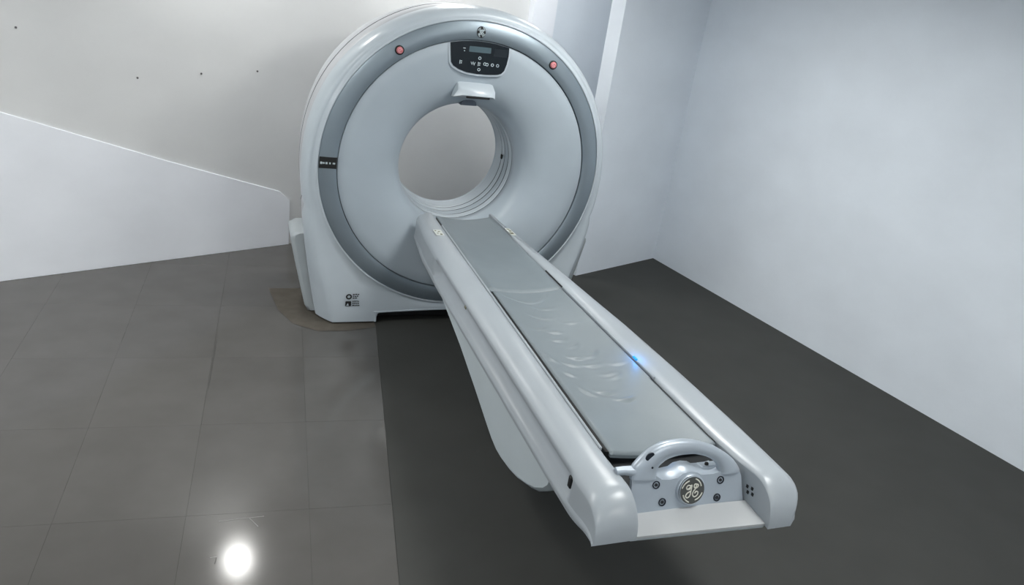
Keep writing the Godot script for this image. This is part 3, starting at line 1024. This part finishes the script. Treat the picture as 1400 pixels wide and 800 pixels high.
func build_mattress(t: Node3D) -> void:
	# carbon board below
	var st := new_st()
	var rows := []
	for i in 25:
		var z := 0.055 + (2.325 - 0.055) * i / 24.0
		var row := PackedVector3Array()
		for j in 13:
			var x := lerpf(xl_in(z) + 0.008, xr_in(z) - 0.006, j / 12.0)
			row.append(Vector3(x, YT - 0.010 - sag(x, z), z))
		for j in 13:
			var x := lerpf(xr_in(z) - 0.006, xl_in(z) + 0.008, j / 12.0)
			row.append(Vector3(x, YT - 0.030 - sag(x, z), z))
		rows.append(row)
	grid(st, rows, true, true)
	cap(st, rows[0], true, 96)
	cap(st, rows[24], false, 97)
	put("cradle_board", done(st), M.cradle, t)
	# two pads: a smooth head pad and a creased cover sheet
	var creases := [[-0.105, 1.707, 0.030, 0.012, 1.2, 0.006], [0.016, 1.343, 0.05, 0.010, 0.2, 0.003], [0.015, 1.476, 0.032, 0.010, 0.1, 0.005], [0.002, 1.548, 0.030, 0.010, -0.1, 0.005], [-0.04, 1.448, 0.035, 0.009, -0.3, 0.004], [0.109, 1.664, 0.030, 0.012, -0.5, 0.005], [0.09, 1.69, 0.03, 0.010, -0.4, 0.005], [0.02, 1.70, 0.032, 0.010, 0.1, 0.006], [-0.026, 1.755, 0.03, 0.010, 0.3, 0.004], [0.063, 1.763, 0.032, 0.010, -0.1, 0.005], [0.126, 1.855, 0.030, 0.013, -0.6, 0.005], [0.11, 1.835, 0.035, 0.012, -0.3, 0.004], [-0.054, 1.96, 0.030, 0.010, 0.9, 0.005], [0.026, 1.964, 0.032, 0.010, 0.1, 0.006], [0.086, 2.017, 0.034, 0.010, -0.1, 0.006], [0.05, 1.60, 0.03, 0.012, -0.6, 0.004], [0.12, 1.40, 0.03, 0.010, 0.1, 0.004], [0.02, 1.18, 0.13, 0.008, -0.1, 0.003], [0.06, 1.25, 0.05, 0.009, 0.1, 0.003], [0.17, 1.77, 0.025, 0.010, 0.0, 0.004], [-0.07, 1.83, 0.02, 0.01, 0.7, 0.004]]
	for pad in [0, 1]:
		var z0 := 0.045 if pad == 0 else 1.062
		var z1 := 1.068 if pad == 0 else 2.338
		var th := 0.012
		var lift := 0.004 if pad == 0 else 0.0
		var nz := 50 if pad == 0 else 230
		var nx := 24 if pad == 0 else 70
		st = new_st()
		rows = []
		for i in nz + 1:
			var z := lerpf(z0, z1, float(i) / nz)
			var xa := xl_in(z) + (0.010 if pad == 0 else 0.027)
			var xb := xr_in(z) - (0.004 if pad == 0 else 0.010)
			if pad == 0 and z > 0.85:
				xb -= 0.005
			if z > 1.9:
				xb -= 0.004
			var row := PackedVector3Array()
			for j in nx + 1:
				var u := float(j) / nx
				var x := lerpf(xa, xb, u)
				var e: float = minf(minf(u, 1.0 - u) * (xb - xa), minf(z - z0, z1 - z))
				var rnd: float = 1.0 - sqrt(maxf(0.0, 1.0 - pow(1.0 - clampf(e / 0.010, 0.0, 1.0), 2.0)))
				var y := YT - sag(x, z) + lift - rnd * 0.010
				if pad == 1:
					for c in creases:
						var dx: float = x - c[0]
						var dz: float = z - c[1]
						if absf(dx) < 0.16 and absf(dz) < 0.08:
							var p := dx * cos(c[4]) + dz * sin(c[4])
							var q := -dx * sin(c[4]) + dz * cos(c[4]) + p * p * 6.0
							y += c[5] * 1.0 * exp(-p * p / (c[2] * c[2]) - q * q / (c[3] * c[3])) - c[5] * 0.5 * exp(-p * p / (c[2] * c[2]) - (q - 0.014) * (q - 0.014) / (c[3] * c[3]))
				row.append(Vector3(x, y, z))
			rows.append(row)
		grid(st, rows, false, true)
		# edge band
		var edge := PackedVector3Array()
		for j in nx + 1:
			edge.append(rows[0][j])
		for i in range(1, nz + 1):
			edge.append(rows[i][nx])
		for j in range(nx - 1, -1, -1):
			edge.append(rows[nz][j])
		for i in range(nz - 1, 0, -1):
			edge.append(rows[i][0])
		var low := PackedVector3Array()
		for p in edge:
			low.append(p - Vector3(0, th, 0))
		grid(st, [edge, low], true, false, [], 40)
		put("head_pad" if pad == 0 else "mattress", done(st), M.vinyl, t)
	# thin drip edge on the left of the pad
	st = new_st()
	add_box(st, Vector3((xr_in(0.95) + 0.0) - 0.003, YT - 0.004, 0.95), Vector3(0.006, 0.006, 0.20), 0.001, Basis(Vector3.UP, 0.042))
	put("edge_slit", done(st), M.black, t)

func build_front_end(t: Node3D) -> void:
	var st: SurfaceTool
	# sloping ledge and the strip below it
	st = new_st()
	st.set_smooth_group(-1)
	var a := Vector3(-0.162, 0.588, 2.492)
	var b := Vector3(0.315, 0.588, 2.508)
	var c := Vector3(0.326, 0.570, 2.606)
	var d := Vector3(-0.158, 0.570, 2.585)
	var dn := Vector3(0, -0.008, 0)
	quad(st, a, d, c, b)
	quad(st, d, d + dn, c + dn, c)
	quad(st, a + dn, b + dn, c + dn, d + dn)
	quad(st, a, a + dn, d + dn, d)
	quad(st, b, c, c + dn, b + dn)
	put("front_ledge", done(st), M.ledge, t)
	st = new_st()
	st.set_smooth_group(-1)
	var e0 := Vector3(-0.158, 0.5615, 2.583)
	var e1 := Vector3(0.324, 0.5605, 2.603)
	var lowv := Vector3(0, -0.013, -0.004)
	var bk := Vector3(0, 0, -0.06)
	quad(st, e0, e0 + lowv, e1 + lowv, e1)
	quad(st, e0 + bk, e0, e1, e1 + bk)
	quad(st, e0 + lowv, e0 + lowv + bk, e1 + lowv + bk, e1 + lowv)
	put("front_strip", done(st), M.belly, t)
	# silver handle plate, leaning back; local x across, y up the plate, z out of it
	var hp := Node3D.new()
	hp.name = "handle_unit"
	hp.transform = Transform3D(Basis(Vector3.RIGHT, -0.30), Vector3(0.086, 0.588, 2.503))
	t.add_child(hp)
	var plate := PackedVector2Array([Vector2(-0.215, -0.004), Vector2(0.2145, -0.004), Vector2(0.206, 0.047), Vector2(0.200, 0.085), Vector2(0.186, 0.112), Vector2(0.150, 0.113), Vector2(0.113, 0.106), Vector2(0.088, 0.101), Vector2(0.042, 0.103), Vector2(0.026, 0.112), Vector2(0.0, 0.116), Vector2(-0.028, 0.112), Vector2(-0.046, 0.101), Vector2(-0.075, 0.098), Vector2(-0.105, 0.101), Vector2(-0.124, 0.114), Vector2(-0.17, 0.128), Vector2(-0.212, 0.124), Vector2(-0.2135, 0.07)])
	put("handle_plate", prism(plate, -0.014, 0.0, 0.0025), M.silver, hp)
	# swelling behind the badge
	put("badge_boss", lathe([Vector2(0.054, -0.002), Vector2(0.0525, 0.006), Vector2(0.048, 0.009), Vector2(0.0001, 0.009)], 36, [2], true), M.silver, hp, Vector3(0.002, 0.059, 0.0))
	var badge := put("emblem", lathe([Vector2(0.0475, 0.0), Vector2(0.0475, 0.004), Vector2(0.045, 0.006), Vector2(0.0445, 0.0045), Vector2(0.0001, 0.0045)], 40, [1, 3], true), M.emblem, hp, Vector3(0.002, 0.059, 0.009))
	var rim_st := new_st()
	add_tube(rim_st, arc_path(0.0465, 0.0, TAU, 0.0045, 41), const_radii(41, 0.0016), 6)
	put("rim", done(rim_st), M.silver, badge)
	monogram(badge, 0.044, 0.044, 0.0052, 0.0046, M.cream)
	# palm rest shelf behind the plate top
	st = new_st()
	var sh := [[-0.124, 0.114], [-0.105, 0.101], [-0.075, 0.098], [-0.046, 0.101], [-0.028, 0.112], [0.0, 0.116], [0.026, 0.112], [0.042, 0.103], [0.088, 0.101], [0.113, 0.106]]
	var rows := []
	for k in [[0.0, 0.0], [-0.006, 0.004], [-0.03, 0.012], [-0.062, 0.018], [-0.068, 0.010], [-0.07, -0.05]]:
		var row := PackedVector3Array()
		for p in sh:
			row.append(Vector3(p[0], p[1] + k[1] - 0.001, k[0] - 0.002))
		rows.append(row)
	grid(st, rows, false, true)
	put("palm_rest", done(st), M.silver, hp)
	# arched grip: rounded band between an outer and an inner curve
	var band := [[-0.216, 0.112, -0.121, 0.106], [-0.212, 0.150, -0.122, 0.130], [-0.198, 0.169, -0.117, 0.142], [-0.175, 0.190, -0.106, 0.153], [-0.145, 0.209, -0.090, 0.163], [-0.100, 0.224, -0.068, 0.170], [-0.046, 0.2275, -0.042, 0.174], [-0.010, 0.2245, -0.014, 0.1745], [0.023, 0.218, 0.014, 0.173], [0.080, 0.199, 0.050, 0.164], [0.125, 0.174, 0.082, 0.150], [0.161, 0.149, 0.104, 0.130], [0.188, 0.118, 0.113, 0.108], [0.196, 0.100, 0.114, 0.100]]
	st = new_st()
	var brows := []
	for q in band:
		var oo := Vector3(q[0], q[1], -0.010)
		var ii := Vector3(q[2], q[3], -0.010)
		var row := PackedVector3Array()
		for k in 18:
			var an := TAU * k / 18.0
			var cc := cos(an)
			var ss := sin(an)
			row.append((oo + ii) * 0.5 + (oo - ii) * 0.5 * signf(cc) * pow(absf(cc), 0.85) + Vector3(0, 0, 0.020 * signf(ss) * pow(absf(ss), 0.85)))
		brows.append(row)
	var fine_rows := []
	for r in range(brows.size() - 1):
		for sub in 4:
			var row := PackedVector3Array()
			for k in 18:
				row.append(brows[r][k].cubic_interpolate(brows[r + 1][k], brows[maxi(r - 1, 0)][k], brows[mini(r + 2, brows.size() - 1)][k], sub / 4.0))
			fine_rows.append(row)
	fine_rows.append(brows[brows.size() - 1])
	grid(st, fine_rows, true, true)
	cap(st, fine_rows[0], false, 93)
	cap(st, fine_rows[fine_rows.size() - 1], true, 94)
	# tab towards the left rail
	add_tube(st, PackedVector3Array([Vector3(-0.262, 0.136, -0.02), Vector3(-0.235, 0.137, -0.018), Vector3(-0.20, 0.135, -0.012)]), PackedFloat32Array([0.014, 0.015, 0.018]), 10)
	var grip := put("grip", done(st), M.silver, hp)
	put("grip_window", prism(ellipse(0.034, 0.022, 20), 0.0, 0.004, 0.001), M.bolt, grip, Vector3(-0.157, 0.184, 0.0045), Basis(Vector3.BACK, 0.62))
	put("pin_hole", lathe([Vector2(0.0038, 0.0), Vector2(0.0036, 0.002), Vector2(0.0001, 0.002)], 12, [1], true), M.bolt, hp, Vector3(-0.148, 0.148, 0.0085))
	# bolts in their wells
	for p in [[-0.125, 0.086], [-0.099, 0.026], [0.118, 0.078], [0.109, 0.019]]:
		var bo := put("bolt", lathe([Vector2(0.0135, -0.001), Vector2(0.0135, 0.0015), Vector2(0.0105, 0.0015), Vector2(0.0095, -0.0008), Vector2(0.0001, -0.0008)], 22, [1, 2], true), M.bolt, hp, Vector3(p[0], p[1], 0.0008))
		put("bolt_head", lathe([Vector2(0.006, -0.0008), Vector2(0.0055, 0.002), Vector2(0.003, 0.002), Vector2(0.0026, 0.0), Vector2(0.0001, 0.0)], 6, [1, 2, 3], true), M.chassis, bo)
	# catch behind the grip, small hole plate on the right rail's inner side
	put("catch_block", box_mesh(Vector3(0.085, 0.016, 0.045), 0.004), M.silver, hp, Vector3(0.105, 0.112, -0.045))
	put("catch", box_mesh(Vector3(0.012, 0.016, 0.012), 0.003), M.black, hp, Vector3(0.085, 0.122, -0.035))
	for k in [[0.640, 2.500], [0.622, 2.508], [0.645, 2.52], [0.627, 2.527]]:
		put("vent_hole", box_mesh(Vector3(0.004, 0.012, 0.010), 0.001), M.black, t, Vector3(xr_in(k[1]) + 0.0, k[0], k[1]))
